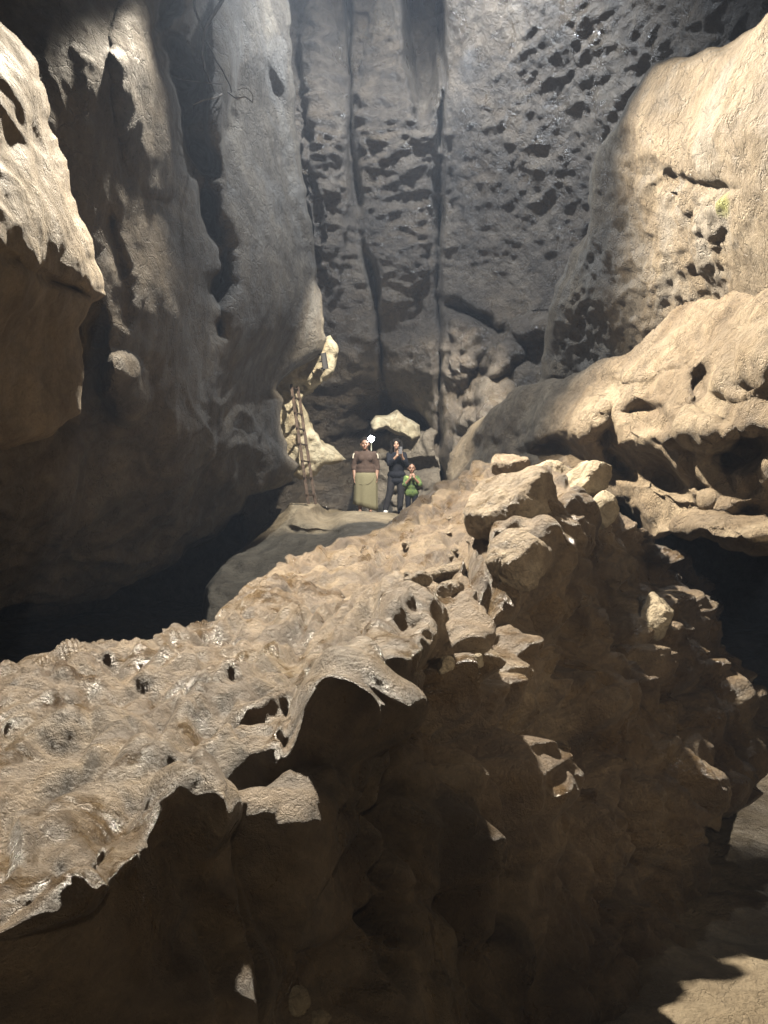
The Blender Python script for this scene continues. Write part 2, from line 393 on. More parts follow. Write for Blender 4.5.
# ------------------------------------------------------------------ the rock bodies
# main ridge
rid_out = [(-160, 690), (0, 668), (60, 650), (100, 646), (150, 643), (163, 631), (215, 623), (240, 592), (272, 572), (292, 556), (330, 545), (362, 534), (388, 520), (410, 508), (438, 489), (456, 478), (474, 466), (500, 462),
           (530, 472), (570, 470), (600, 470), (612, 505), (640, 522), (655, 542), (690, 570), (708, 605), (712, 640), (733, 664), (744, 700), (743, 745), (748, 785), (735, 815), (715, 828), (697, 826),
           (703, 870), (702, 925), (722, 965), (745, 1100), (640, 1250), (-160, 1250)]
rid_ctrl = [(-160, 690, 2.9), (0, 668, 3.7), (100, 646, 4.3), (215, 623, 5.1), (272, 572, 6.6), (340, 545, 8.2), (410, 508, 9.8), (450, 482, 9.6),
            (-160, 950, 1.15), (0, 930, 1.55), (95, 866, 1.84), (160, 803, 2.18), (225, 797, 2.26), (285, 755, 2.53), (340, 700, 2.93),
            (0, 800, 2.25), (100, 740, 2.75), (200, 700, 3.2), (300, 640, 4.3), (380, 600, 5.1), (430, 560, 6.5), (470, 520, 7.6),
            (380, 645, 3.6), (430, 610, 4.4), (480, 590, 5.2), (520, 555, 5.7), (545, 500, 6.7), (600, 480, 7.3), (500, 470, 8.6),
            (0, 1024, 1.58), (100, 960, 1.80), (180, 880, 2.10), (240, 860, 2.20), (300, 850, 2.40), (360, 760, 2.82), (240, 1024, 2.0), (400, 1024, 2.55), (560, 1024, 3.5), (690, 1024, 4.3),
            (430, 720, 3.45), (500, 660, 4.4), (560, 620, 5.35), (640, 600, 6.6), (690, 620, 7.0), (740, 700, 7.0), (745, 780, 6.6), (690, 780, 5.6), (600, 760, 4.9), (500, 800, 3.7), (620, 880, 4.4), (680, 900, 4.9), (440, 900, 3.1),
            (0, 1250, 1.5), (300, 1250, 1.95), (640, 1250, 3.9), (-160, 1250, 1.4)]
rid_feats = [
    ('bump', 470, 690, 40, 50, 0, .12, 2), ('bump', 530, 680, 36, 46, 10, .16, 2), ('bump', 590, 690, 40, 34, 0, .14, 2), ('bump', 520, 780, 44, 40, 0, .14, 2), ('bump', 690, 700, 34, 40, 0, .14, 2),
    ('bump', 254, 733, 22, 13, -8, -0.078, 2), ('bump', 290, 734, 9, 14, 10, -0.054, 2),       # hollows by the rounded knob
    ('bump', 335, 716, 50, 40, -30, 0.17, 2), ('bump', 348, 745, 36, 60, 0, 0.10, 2), ('bump', 190, 812, 52, 34, -12, .13, 2), ('bump', 60, 905, 50, 20, -28, .07, 2), ('bump', 215, 850, 34, 70, 0, .06, 2), ('bump', 400, 655, 36, 50, 10, .13, 2), ('bump', 470, 610, 26, 40, 10, .14, 2),
    ('bump', 130, 752, 52, 24, -18, 0.03, 2),
    ('crack', [(128, 716), (150, 703)], 4, 0.030), 
    ('bump', 2, 850, 16, 24, 10, -0.090, 2), ('crack', [(95, 880), (103, 850), (112, 835)], 6, 0.068),
    ('crack', [(245, 790), (242, 840), (250, 940), (256, 1024)], 6, 0.068), ('crack', [(236, 785), (244, 830)], 5, 0.040),
    ('crack', [(285, 665), (310, 690), (352, 672), (378, 700), (384, 724)], 5, 0.119),
    ('crack', [(300, 612), (330, 600), (352, 586)], 4, 0.061), ('crack', [(260, 626), (284, 610)], 4, 0.051), ('crack', [(350, 560), (390, 545), (410, 548)], 3, 0.061),
    ('crack', [(30, 700), (80, 690), (110, 694)], 3, 0.025), ('crack', [(150, 690), (190, 668)], 3, 0.030), ('crack', [(225, 668), (262, 655)], 4, 0.035),
    ('bump', 180, 800, 40, 30, -15, 0.036), ('bump', 340, 640, 45, 22, -20, 0.054), ('bump', 410, 620, 34, 26, -10, 0.090),
    ('bump', 515, 560, 44, 60, 20, 0.248), ('bump', 560, 530, 40, 60, 0, 0.158), ('bump', 660, 640, 50, 60, 0, 0.225), ('bump', 715, 740, 44, 80, 0, 0.225),
    ('crack', [(690, 640), (650, 655), (620, 650)], 6, 0.050), ('crack', [(715, 668), (690, 690), (640, 700)], 6, 0.050), ('crack', [(480, 560), (490, 640), (470, 700)], 10, 0.240), ('crack', [(180, 720), (240, 700), (285, 680)], 4, 0.035), ('crack', [(20, 770), (70, 748), (95, 742)], 4, 0.025), ('crack', [(300, 560), (340, 566), (370, 556)], 3, 0.041), ('crack', [(400, 590), (440, 560), (470, 552)], 4, 0.061), ('crack', [(120, 830), (170, 772), (205, 762)], 4, 0.025), ('crack', [(430, 530), (455, 520), (480, 498)], 4, 0.061),
    ('crack', [(380, 720), (400, 800), (380, 880), (395, 1000)], 9, 0.176), ('crack', [(560, 620), (545, 700), (590, 760), (570, 850)], 12, 0.360),
    ('crack', [(430, 640), (445, 720), (500, 760)], 10, 0.320), ('bump', 320, 860, 60, 90, 10, 0.081), ('bump', 440, 830, 40, 70, 0, 0.113), ('bump', 620, 730, 50, 44, 0, 0.158),
    ('bump', 660, 800, 30, 60, 0, 0.180), ('crack', [(620, 780), (640, 850), (620, 930)], 10, 0.320)]
ridge = rock_mass('rock_ridge', rid_out, rid_ctrl, M['ridge'], d_ridge, (), nfeats=rid_feats, step=1.45, fine_above=740, smooth_it=1, edge=(9, .25), thick=1.6, amp=2.0, seed=3, shrink=.12,
                  label='long tan boulder ridge with lit pitted top and shaded brown face filling the foreground')

# right ledge
led_out = [(1050, 200), (900, 235), (768, 283), (735, 292), (700, 300), (665, 325), (630, 352), (590, 368), (560, 378), (520, 388), (495, 405), (470, 425), (452, 455), (446, 500), (470, 520), (560, 520), (620, 505),
           (650, 540), (672, 536), (700, 532), (730, 548), (768, 556), (900, 570), (1050, 560)]
led_ctrl = [(1050, 200, 3.6), (1050, 560, 3.4), (768, 283, 6.0), (700, 300, 7.3), (630, 352, 8.8), (560, 378, 10.4), (495, 405, 12.2), (450, 455, 13.6),
            (768, 350, 5.5), (700, 360, 6.6), (640, 390, 7.8), (590, 400, 8.9), (540, 420, 10.3), (500, 440, 11.8), (470, 480, 12.4),
            (768, 430, 5.3), (700, 430, 6.2), (640, 450, 7.4), (768, 500, 5.5), (700, 500, 6.6), (640, 490, 7.9), (768, 545, 5.1), (700, 530, 6.1), (650, 530, 7.7), (560, 480, 9.8), (500, 500, 11.5)]
led_feats = [('crack', [(607, 385), (612, 420), (606, 455), (640, 470)], 13, .7), ('bump', 650, 418, 26, 16, 20, -.4, 2), ('bump', 745, 452, 34, 18, -20, -.5, 2), ('bump', 700, 385, 9, 24, 12, -.2, 2),
             ('crack', [(520, 452), (560, 449), (606, 462), (650, 470), (690, 500), (715, 517), (768, 512)], 9, .6),
             ('bump', 640, 350, 50, 30, -20, .25), ('bump', 690, 430, 50, 20, 10, .3), ('bump', 580, 420, 34, 24, -30, .4), ('bump', 725, 530, 60, 14, 6, .5), ('bump', 690, 497, 30, 9, 10, .3),
             ('bump', 735, 350, 50, 50, 0, .25)]
rock_mass('cave_wall', led_out, led_ctrl, M['ledge'], d_ledge, led_feats, step=2.0, edge=(12, .5), thick=1.8, seed=5, shrink=.1,
          label='low tan ledge of the right cave wall with hollowed underside above the dark opening')

# right upper wall
rw_out = [(1060, -200), (900, -60), (768, 12), (732, 38), (690, 57), (655, 64), (642, 82), (622, 118), (601, 150), (590, 188), (592, 218), (575, 250), (556, 290), (547, 330), (540, 372), (530, 420), (620, 440), (900, 420), (1060, 400)]
rw_ctrl = [(1060, -200, 3.2), (768, 12, 5.6), (690, 57, 7.2), (640, 85, 8.3), (600, 150, 9.3), (590, 200, 9.8), (556, 290, 10.9), (540, 372, 11.8),
           (768, 150, 5.3), (700, 150, 6.5), (650, 150, 7.6), (768, 250, 5.7), (700, 250, 6.9), (650, 250, 8.2), (600, 300, 9.8), (570, 350, 11.0), (700, 330, 7.8), (900, 100, 4.2), (1060, 300, 3.4), (1060, 400, 3.6), (620, 440, 10.2), (900, 420, 4.8)]
rw_feats = [('bump', 630, 143, 14, 16, 0, -.16, 2), ('bump', 642, 168, 15, 12, 20, -.16, 2), ('bump', 688, 108, 90, 60, -10, .12, 2), ('crack', [(650, 180), (700, 184), (740, 190)], 7, .25)]
rock_mass('cave_wall', rw_out, rw_ctrl, M['wall_r'], d_right, rw_feats, step=2.0, edge=(10, .5), thick=1.5, seed=7, shrink=.08,
          label='pale tan upper right cave wall with cracked smooth face and scalloped lower belt')

# left near rock
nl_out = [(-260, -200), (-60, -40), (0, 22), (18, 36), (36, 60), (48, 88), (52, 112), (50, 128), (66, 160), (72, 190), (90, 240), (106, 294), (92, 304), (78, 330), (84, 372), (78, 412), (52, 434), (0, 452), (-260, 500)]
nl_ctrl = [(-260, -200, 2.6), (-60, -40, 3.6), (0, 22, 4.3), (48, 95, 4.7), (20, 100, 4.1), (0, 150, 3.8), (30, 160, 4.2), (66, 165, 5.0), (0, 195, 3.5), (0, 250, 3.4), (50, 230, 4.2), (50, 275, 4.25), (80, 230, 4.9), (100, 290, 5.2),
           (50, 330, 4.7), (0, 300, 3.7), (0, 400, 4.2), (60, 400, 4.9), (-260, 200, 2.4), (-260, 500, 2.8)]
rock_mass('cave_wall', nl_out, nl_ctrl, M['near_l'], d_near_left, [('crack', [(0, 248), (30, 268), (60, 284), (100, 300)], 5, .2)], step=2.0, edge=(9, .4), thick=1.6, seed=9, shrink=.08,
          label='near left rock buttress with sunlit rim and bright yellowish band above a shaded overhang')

# left wall
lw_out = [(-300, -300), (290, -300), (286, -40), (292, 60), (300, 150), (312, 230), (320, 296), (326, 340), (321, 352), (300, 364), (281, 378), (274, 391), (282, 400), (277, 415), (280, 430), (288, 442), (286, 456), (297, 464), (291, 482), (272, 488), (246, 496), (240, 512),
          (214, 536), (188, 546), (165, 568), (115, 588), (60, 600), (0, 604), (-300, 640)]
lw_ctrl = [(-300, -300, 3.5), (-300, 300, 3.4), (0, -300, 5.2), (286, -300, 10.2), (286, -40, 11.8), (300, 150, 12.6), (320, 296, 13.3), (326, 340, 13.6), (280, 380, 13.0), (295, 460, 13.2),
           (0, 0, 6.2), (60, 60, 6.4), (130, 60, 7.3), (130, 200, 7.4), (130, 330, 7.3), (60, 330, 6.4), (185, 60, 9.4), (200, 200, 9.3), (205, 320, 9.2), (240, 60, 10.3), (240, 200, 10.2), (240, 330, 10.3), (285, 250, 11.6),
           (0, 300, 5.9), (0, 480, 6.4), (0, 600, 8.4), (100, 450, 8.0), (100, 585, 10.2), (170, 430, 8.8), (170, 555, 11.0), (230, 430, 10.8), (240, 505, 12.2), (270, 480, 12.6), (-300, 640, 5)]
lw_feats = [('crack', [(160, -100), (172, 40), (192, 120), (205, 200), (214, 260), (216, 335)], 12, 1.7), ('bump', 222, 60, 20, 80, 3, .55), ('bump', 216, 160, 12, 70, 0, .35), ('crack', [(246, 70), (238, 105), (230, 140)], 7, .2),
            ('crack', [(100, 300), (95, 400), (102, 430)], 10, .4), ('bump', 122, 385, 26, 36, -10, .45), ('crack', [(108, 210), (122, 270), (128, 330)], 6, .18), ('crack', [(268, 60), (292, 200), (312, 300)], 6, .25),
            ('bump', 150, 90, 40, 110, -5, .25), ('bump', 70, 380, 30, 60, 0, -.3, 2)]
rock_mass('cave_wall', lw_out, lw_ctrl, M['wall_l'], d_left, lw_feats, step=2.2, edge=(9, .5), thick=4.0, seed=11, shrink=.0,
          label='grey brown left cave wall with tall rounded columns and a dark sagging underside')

# ceiling and far wall: columns with two long fissures
cl_out = [(200, -500), (960, -500), (960, 100), (700, 360), (560, 480), (440, 560), (250, 560), (200, 300)]
cl_ctrl = [(200, -500, 9), (400, -500, 9), (960, -500, 6.5), (300, -100, 12.6), (300, 150, 14.2), (300, 280, 15.6), (345, 100, 14.3), (395, 60, 14.2), (395, 200, 15.2), (395, 285, 15.9), (340, 285, 15.8),
           (460, -100, 11.6), (460, 100, 13.3), (460, 250, 15.0), (560, 0, 10.8), (560, 150, 12.4), (560, 270, 13.8), (640, 0, 9.8), (700, 0, 9.0), (640, 150, 11.2), (500, 300, 15.0), (520, 340, 14.8),
           (340, 312, 16.2), (400, 312, 16.3), (340, 360, 16.9), (400, 360, 16.9), (340, 430, 19), (400, 430, 19.5), (430, 320, 16.2), (430, 480, 18.5), (455, 330, 15.4), (455, 460, 15.6), (500, 400, 14.6), (540, 400, 14.2), (440, 560, 18), (250, 560, 19), (960, 100, 8), (700, 360, 12)]
cl_feats = [('crack', [(342, -100), (350, 60), (352, 140), (358, 230), (376, 290), (384, 400), (386, 440)], 3, .7, 1), ('crack', [(440, -60), (442, 60), (440, 200), (439, 300), (440, 360), (440, 420), (440, 490)], 3, .9, 1),
            ('bump', 424, 20, 20, 90, 0, -1.4, 2), ('crack', [(290, -50), (300, 60), (310, 160), (318, 240)], 3, .25, 1), ('bump', 325, 130, 24, 170, -3, .4), ('bump', 396, 150, 40, 170, 0, .4),
            ('crack', [(444, 296), (462, 312), (490, 325), (525, 345)], 6, .8), ('bump', 480, 372, 12, 22, 20, -.7, 2), ('bump', 500, 360, 20, 14, -40, .5), ('bump', 466, 400, 12, 20, 0, -.4, 2),
            ('bump', 490, 420, 30, 50, 0, .3), ('bump', 530, 330, 30, 14, -20, .6), ('bump', 412, 425, 20, 12, 20, -1.0, 2)]
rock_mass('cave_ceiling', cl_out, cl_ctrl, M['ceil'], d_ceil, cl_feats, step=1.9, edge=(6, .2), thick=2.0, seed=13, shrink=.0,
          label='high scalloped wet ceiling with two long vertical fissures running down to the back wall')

# pale flowstone behind the ladder and a lit shelf behind the visitors
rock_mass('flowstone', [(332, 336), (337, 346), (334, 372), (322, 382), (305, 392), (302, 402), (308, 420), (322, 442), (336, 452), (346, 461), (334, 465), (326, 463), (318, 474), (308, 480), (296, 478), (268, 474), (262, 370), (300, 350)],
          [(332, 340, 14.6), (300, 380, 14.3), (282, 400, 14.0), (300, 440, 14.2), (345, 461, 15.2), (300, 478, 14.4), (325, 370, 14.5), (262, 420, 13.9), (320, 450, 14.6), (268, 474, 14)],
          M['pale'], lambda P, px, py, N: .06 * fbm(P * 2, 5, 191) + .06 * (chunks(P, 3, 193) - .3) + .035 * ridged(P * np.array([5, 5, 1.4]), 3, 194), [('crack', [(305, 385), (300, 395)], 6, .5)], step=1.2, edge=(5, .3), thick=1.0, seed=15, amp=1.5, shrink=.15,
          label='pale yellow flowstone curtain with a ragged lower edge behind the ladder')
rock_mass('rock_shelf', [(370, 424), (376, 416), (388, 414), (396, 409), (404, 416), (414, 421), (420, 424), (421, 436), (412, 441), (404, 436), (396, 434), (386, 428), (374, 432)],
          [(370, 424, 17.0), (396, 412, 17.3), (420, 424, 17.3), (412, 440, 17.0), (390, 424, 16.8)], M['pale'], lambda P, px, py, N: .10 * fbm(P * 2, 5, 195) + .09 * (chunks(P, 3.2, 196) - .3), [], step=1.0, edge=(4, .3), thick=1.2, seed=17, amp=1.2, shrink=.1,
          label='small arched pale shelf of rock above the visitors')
rock_mass('boulder_wall', [(372, 432), (400, 432), (438, 428), (444, 460), (450, 540), (360, 540), (374, 470)],
          [(372, 440, 17.6), (400, 440, 17.4), (436, 440, 17.0), (440, 520, 16.6), (370, 520, 17.2)], M['back'], d_back, [('crack', [(378, 460), (410, 468), (440, 462)], 4, .4), ('crack', [(390, 495), (430, 490)], 4, .4)], step=1.4, edge=(6, .4), thick=1.5, seed=19, shrink=.05,
          label='blocky back wall of grey rock right behind the visitors')

# flat topped mound carrying the ladder and the visitors
rock_mass('rock_mound', [(206, 588), (222, 566), (244, 548), (270, 524), (284, 512), (292, 505), (316, 503), (330, 510), (360, 513), (420, 512), (470, 520), (470, 640), (200, 640)],
          [(206, 588, 10.6), (222, 566, 11.6), (244, 548, 12.6), (270, 524, 13.4), (292, 506, 13.8), (316, 504, 14), (330, 510, 16), (420, 513, 17.5), (340, 520, 13.2), (400, 525, 12.8), (300, 540, 12.2), (260, 570, 11.2), (300, 580, 10.6), (470, 520, 15), (470, 640, 9), (200, 640, 9.5)],
          M['floor'], d_mound, [('crack', [(285, 528), (310, 534), (340, 532)], 3, .3)], step=1.4, edge=(4, .3), thick=1.5, seed=21, amp=1.2, shrink=.0,
          label='sloping muddy rock mound under the ladder and the visitors')

# cave floor and the outer shell of the chamber
def sheet(name, nx, ny, fn, mat, label):
    U, V = np.meshgrid(np.linspace(0, 1, nx), np.linspace(0, 1, ny)); P = fn(U.ravel(), V.ravel())
    i = np.arange(nx * ny).reshape(ny, nx); Fq = np.stack([i[:-1, :-1].ravel(), i[:-1, 1:].ravel(), i[1:, 1:].ravel(), i[1:, :-1].ravel()], -1)
    return link(name, make_mesh(name, P, Fq, mat), kind='structure', label=label)
def floor_fn(u, v):
    x = -14 + 28 * u; y = -6 + 36 * v; P = np.stack([x, y, 0 * x], -1)
    z = .30 * fbm(P * .35, 5, 201) + .05 * fbm(P * 2.2, 4, 203) + .03 * ridged(P * 3, 3, 204) + sstep(9, 18, y) * sstep(3.5, 0, np.abs(x + 0.0)) * .6
    P[:, 2] = z - .15; return P
sheet('cave_floor', 340, 420, floor_fn, M['floor'], 'muddy cave floor sloping away beside the ridge')
def shell_fn(u, v):
    a = u * 2 * math.pi; b = (v - .5) * math.pi
    x = 11.5 * np.cos(b) * np.sin(a); y = 11 + 15.5 * np.cos(b) * np.cos(a); z = 3.5 + 10.5 * np.sin(b)
    P = np.stack([x, y, z], -1); C = P - np.array([0, 11, 3.5]); L = np.linalg.norm(C, axis=1, keepdims=True)
    return P + C / L * (.9 * fbm(P * .25, 5, 211) + .25 * (chunks(P, .6, 213) - .3))[:, None]
sheet('cave_shell', 420, 240, shell_fn, M['back'], 'outer walls and roof closing the dark cave chamber')

# ------------------------------------------------------------------ loose things
def pv3(px, py, d): return Vector(W(np.array(float(px)), np.array(float(py)), float(d)).tolist())
def tag(o, label, cat, group=None):
    o['label'] = label; o['category'] = cat
    if group: o['group'] = group
    return o
def empty(name, loc, rz=0):
    o = bpy.data.objects.new(name, None); COL.objects.link(o); o.location = loc; o.rotation_euler = (0, 0, rz); o.empty_display_size = .1; return o
def ridge_depth(px, py, lo=0):
    d = Vector(((px - CX) / F, 1, (CY - py) / F)).normalized(); ok, loc, *_ = ridge.ray_cast(Vector((0, 0, CAMZ)), d)
    return loc.y if ok else 7.0

M['boulder'] = rock_mat('boulder_rock', (.11, .08, .05), (.20, .157, .105), (.33, .28, .205), rough=(.25, .8), bump=.3, wet=.4, sc=2.2, crackle=.35, spec=.5)
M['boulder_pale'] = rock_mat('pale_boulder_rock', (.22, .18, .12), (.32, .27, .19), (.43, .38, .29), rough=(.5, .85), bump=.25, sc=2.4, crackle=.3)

def boulder(px, py, rx, ry, rot, seed, label, mat='boulder', depth=None, sink=.35, flat=.8, name='boulder', group=None, ncut=9, cut=.72, facets=()):
    d = depth or ridge_depth(px, py); r1, r2 = rx * d / F, ry * d / F; r3 = (r1 + r2) / 2 * flat
    d = d + r3 * (sink * 1.0)
    bm = bmesh.new(); bmesh.ops.create_icosphere(bm, subdivisions=6, radius=1); V = np.array([v.co[:] for v in bm.verts])
    rng = random.Random(seed); D = V / np.linalg.norm(V, axis=1, keepdims=True); rad = np.ones(len(V))
    rnd = [([rng.gauss(0, 1) for _ in range(3)], rng.uniform(cut, .97)) for _ in range(ncut)]
    for n, h in list(facets) + rnd:     # worn flat facets
        n = np.array(n, float); n /= np.linalg.norm(n)
        c = D @ n; lim = np.where(c > .05, h / np.maximum(c, .05), 9); rad = -np.log(np.exp(-14 * rad) + np.exp(-14 * np.minimum(lim, 3))) / 14
    V = D * rad[:, None] * np.array([r1, r3, r2]) * 1.12
    sz = (r1 + r2) / 2; Pw = V / sz + seed * 7.7
    V = V + D * (sz * (.16 * fbm(Pw * .9, 5, seed) + .05 * (chunks(Pw, 1.3, seed + 3) - .3) + .012 * ridged(Pw * 4, 3, seed + 4) + .008 * fbm(Pw * 14, 3, seed + 6)))[:, None]
    a = R(rot); c_, s_ = math.cos(a), math.sin(a); V = np.stack([V[:, 0] * c_ + V[:, 2] * s_, V[:, 1], -V[:, 0] * s_ + V[:, 2] * c_], -1)
    for v, c in zip(bm.verts, V): v.co = c
    me = bpy.data.meshes.new(name); bm.to_mesh(me); bm.free(); me.materials.append(M[mat])
    me.polygons.foreach_set('use_smooth', np.ones(len(me.polygons), bool))
    o = link(name, me); o.location = pv3(px, py, d); return tag(o, label, 'boulder', group)

boulder(514, 508, 50, 40, 0, 3, 'largest rounded boulder on the ridge crest, bright on its left and dark on its right', sink=-.25, flat=1.0, cut=.7, ncut=14, facets=[((-.55, -.45, .75), .56), ((.75, -.6, .1), .72), ((-.1, -.9, .2), .8)])
boulder(512, 466, 22, 14, 15, 5, 'rounded grey topped boulder perched just above and behind the largest crest boulder', depth=8.0, sink=.1, facets=[((-.4, -.4, .8), .6)])
boulder(516, 562, 28, 38, 12, 8, 'tall egg shaped boulder directly below the largest crest boulder', sink=-.1, ncut=13, cut=.65, facets=[((-.5, -.4, .75), .6)])
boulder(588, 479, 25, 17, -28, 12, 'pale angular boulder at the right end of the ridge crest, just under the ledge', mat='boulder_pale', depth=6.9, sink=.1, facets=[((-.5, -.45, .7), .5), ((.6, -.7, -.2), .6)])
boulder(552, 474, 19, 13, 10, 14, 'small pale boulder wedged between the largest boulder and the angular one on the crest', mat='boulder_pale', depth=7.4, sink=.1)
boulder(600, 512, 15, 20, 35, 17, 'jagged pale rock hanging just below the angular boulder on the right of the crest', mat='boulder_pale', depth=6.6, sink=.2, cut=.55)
boulder(447, 573, 27, 9, -8, 21, 'flat pale slab lying below the sloping top, left of the egg shaped boulder', sink=.2)
boulder(452, 596, 16, 14, -20, 23, 'small pale knobbly boulder just under the flat slab', sink=.25)
boulder(418, 580, 13, 9, 0, 25, 'small round boulder touching the left end of the flat slab', sink=.3)
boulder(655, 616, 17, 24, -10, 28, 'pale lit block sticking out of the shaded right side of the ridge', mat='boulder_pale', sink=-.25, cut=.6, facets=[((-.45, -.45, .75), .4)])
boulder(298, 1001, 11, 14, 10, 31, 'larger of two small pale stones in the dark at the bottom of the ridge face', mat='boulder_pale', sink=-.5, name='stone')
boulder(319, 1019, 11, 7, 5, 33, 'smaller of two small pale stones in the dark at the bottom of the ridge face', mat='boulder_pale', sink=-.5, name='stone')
boulder(446, 666, 8, 10, 30, 35, 'small glinting grey stone set in the shaded ridge face', mat='boulder_pale', sink=.1, name='stone')
boulder(478, 661, 6, 7, 0, 37, 'tiny pale stone set in the ridge face right of the glinting grey stone', mat='boulder_pale', sink=.1, name='stone')

rs = random.Random(77)
for i in range(16):
    x = rs.uniform(400, 500); y = 590 - (x - 400) * .62 - rs.uniform(0, 48); r_ = rs.uniform(2.5, 6.5)
    boulder(x, y, r_, r_ * rs.uniform(.55, .85), rs.uniform(-30, 30), 50 + i, 'small loose stone in the rubble on the slope below the visitors', sink=.2, name='stone', group='loose stones on the ridge top', cut=.6)

# mesh helpers for made things
def tube(pts, rads, seg=10, cap=True):
    """swept tube as (verts, faces)"""
    P = [Vector(p) for p in pts]; V = []; Fc = []; up = Vector((0, 0, 1)); prev = None
    if not hasattr(rads, '__len__'): rads = [rads] * len(P)
    for i, p in enumerate(P):
        t = (P[min(i + 1, len(P) - 1)] - P[max(i - 1, 0)]).normalized()
        a = prev - t * prev.dot(t) if prev is not None else (t.cross(up) if abs(t.dot(up)) < .9 else t.cross(Vector((1, 0, 0))))
        a.normalize(); prev = a; b = t.cross(a)
        for k in range(seg):
            q = 2 * math.pi * k / seg; V.append(p + (a * math.cos(q) + b * math.sin(q)) * rads[i])
    for i in range(len(P) - 1):
        for k in range(seg): Fc.append((i * seg + k, i * seg + (k + 1) % seg, (i + 1) * seg + (k + 1) % seg, (i + 1) * seg + k))
    if cap: Fc.append(tuple(range(seg))[::-1]); Fc.append(tuple((len(P) - 1) * seg + k for k in range(seg)))
    return V, Fc
def pymesh(name, parts, mat, smooth=True):
    V = []; Fc = []
    for v, f in parts: o = len(V); V += [tuple(x) for x in v]; Fc += [tuple(i + o for i in q) for q in f]
    me = bpy.data.meshes.new(name); me.from_pydata(V, [], Fc); me.materials.append(mat); me.update()
    if smooth: me.polygons.foreach_set('use_smooth', np.ones(len(me.polygons), bool))
    return me
def bar(p0, p1, w, t, side=(0, 1, 0), bev=.004, wear=.0):
    """rough sawn timber between two points"""
    p0, p1 = Vector(p0), Vector(p1); ax = (p1 - p0).normalized(); s = Vector(side); s = (s - ax * s.dot(ax)).normalized(); u = ax.cross(s)
    V = []; Fc = []; n = max(2, int((p1 - p0).length / .08)); prof = [(-1, -1), (1, -1), (1, 1), (-1, 1)]; pr = []
    for a, b in prof:
        pr += [(a * (w / 2) - (a * bev if (a == b) else 0), b * t / 2 - (b * bev if (a != b) else 0)), (a * (w / 2) - (a * bev if (a != b) else 0), b * t / 2 - (b * bev if a == b else 0))]
    for i in range(n + 1):
        c = p0.lerp(p1, i / n) + (u * math.sin(i * 1.7 + w * 90) + s * math.cos(i * 1.3)) * wear
        for a, b in pr: V.append(c + u * a + s * b)
    for i in range(n):
        for k in range(8): Fc.append((i * 8 + k, i * 8 + (k + 1) % 8, (i + 1) * 8 + (k + 1) % 8, (i + 1) * 8 + k))
    Fc.append(tuple(range(8))[::-1]); Fc.append(tuple(n * 8 + k for k in range(8))); return V, Fc

# ladder
wood = plain('weathered_timber', (.07, .045, .03), .75, .45, 22, bump=.01); wood2 = plain('dark_timber', (.04, .028, .02), .8, .4, 30, bump=.01)
A0, A1 = pv3(308.5, 504, 13.70), pv3(291, 384, 13.75); B0, B1 = pv3(315.5, 504, 13.98), pv3(297.5, 386.5, 14.03)
lad = empty('wooden_ladder', A0); tag(lad, 'narrow brown wooden ladder leaning upright against the pale flowstone left of the visitors', 'ladder')
def lp(v): return Vector(v) - lad.location
for a, b in ((A0, A1), (B0, B1)): link('rail', pymesh('rail', [bar(lp(a), lp(b), .052, .04, wear=.003)], wood, False), lad)
for t in (.075, .22, .36, .50, .63, .76, .89, .975):
    a, b = A0.lerp(A1, t), B0.lerp(B1, t); e = (b - a).normalized() * .03
    link('rung', pymesh('rung', [bar(lp(a - e), lp(b + e), .036, .028, side=(0, 0, 1))], wood2, False), lad)

# fixture on the wall
fx = empty('wall_fixture', pv3(324.5, 361, 14.1)); fx.rotation_euler = (0, R(-9), 0)
tag(fx, 'small dark rectangular metal box bolted to the rock edge above the ladder', 'fixture')
iron = plain('dark_iron', (.02, .017, .016), .6, .4, 40)
link('housing', pymesh('housing', [bar((0, 0, -.145), (0, 0, .145), .105, .07, bev=.012)], iron, False), fx)
for z in (.13, 0, -.12): link('bolt', pymesh('bolt', [tube([(-.09, .0, z), (-.045, .0, z)], .014, 8)], iron), fx)
link('mounting_plate', pymesh('mounting_plate', [bar((.0, .07, -.12), (.0, .07, .12), .07, .14, bev=.01), bar((.0, .22, -.03), (.0, .22, .03), .05, .4, bev=.006)], iron, False), fx)

# hanging roots in the fissure
rootm = plain('dry_root', (.045, .036, .03), .85, .3, 50)
rootp = plain('pale_root', (.17, .15, .13), .8, .3, 50)
def smooth_path(pts, n=7):
    out = []
    P = [pts[0]] + list(pts) + [pts[-1]]
    for i in range(1, len(P) - 2):
        for k in range(n):
            t = k / n; a, b, c, d = (Vector(q) for q in P[i - 1:i + 3])
            out.append(.5 * ((2 * b) + (c - a) * t + (2 * a - 5 * b + 4 * c - d) * t * t + (-a + 3 * b - 3 * c + d) * t ** 3))
    out.append(Vector(pts[-1])); return out
def root(pts, r, mat, label, d0):
    P = [pv3(x, y, d0 + (q[0] if q else 0)) for x, y, *q in pts]; o = empty('x', P[0]); base = P[0].copy(); bpy.data.objects.remove(o)
    Q = smooth_path([p - base for p in P]); n = len(Q); rr = [r * (1 - .6 * i / n) for i in range(n)]
    for i, q in enumerate(Q): q.x += .005 * math.sin(i * .9 + r * 999)
    o = link('hanging_root', pymesh('hanging_root', [tube(Q, rr, 7)], mat)); o.location = base; return tag(o, label, 'root')
root([(194, -20, .5), (195, 8), (202, 29), (206, 40), (216, 60), (226, 77, .15), (232, 92, .5)], .017, rootm, 'long straight dark root slanting down right across the pillar top', 8.9)
root([(226, -30, .5), (222, 0), (207, 24), (202, 49), (204, 66), (208, 76), (214, 92, .5)], .028, rootm, 'thick bowed dark root curving down the left side of the pillar', 8.9)
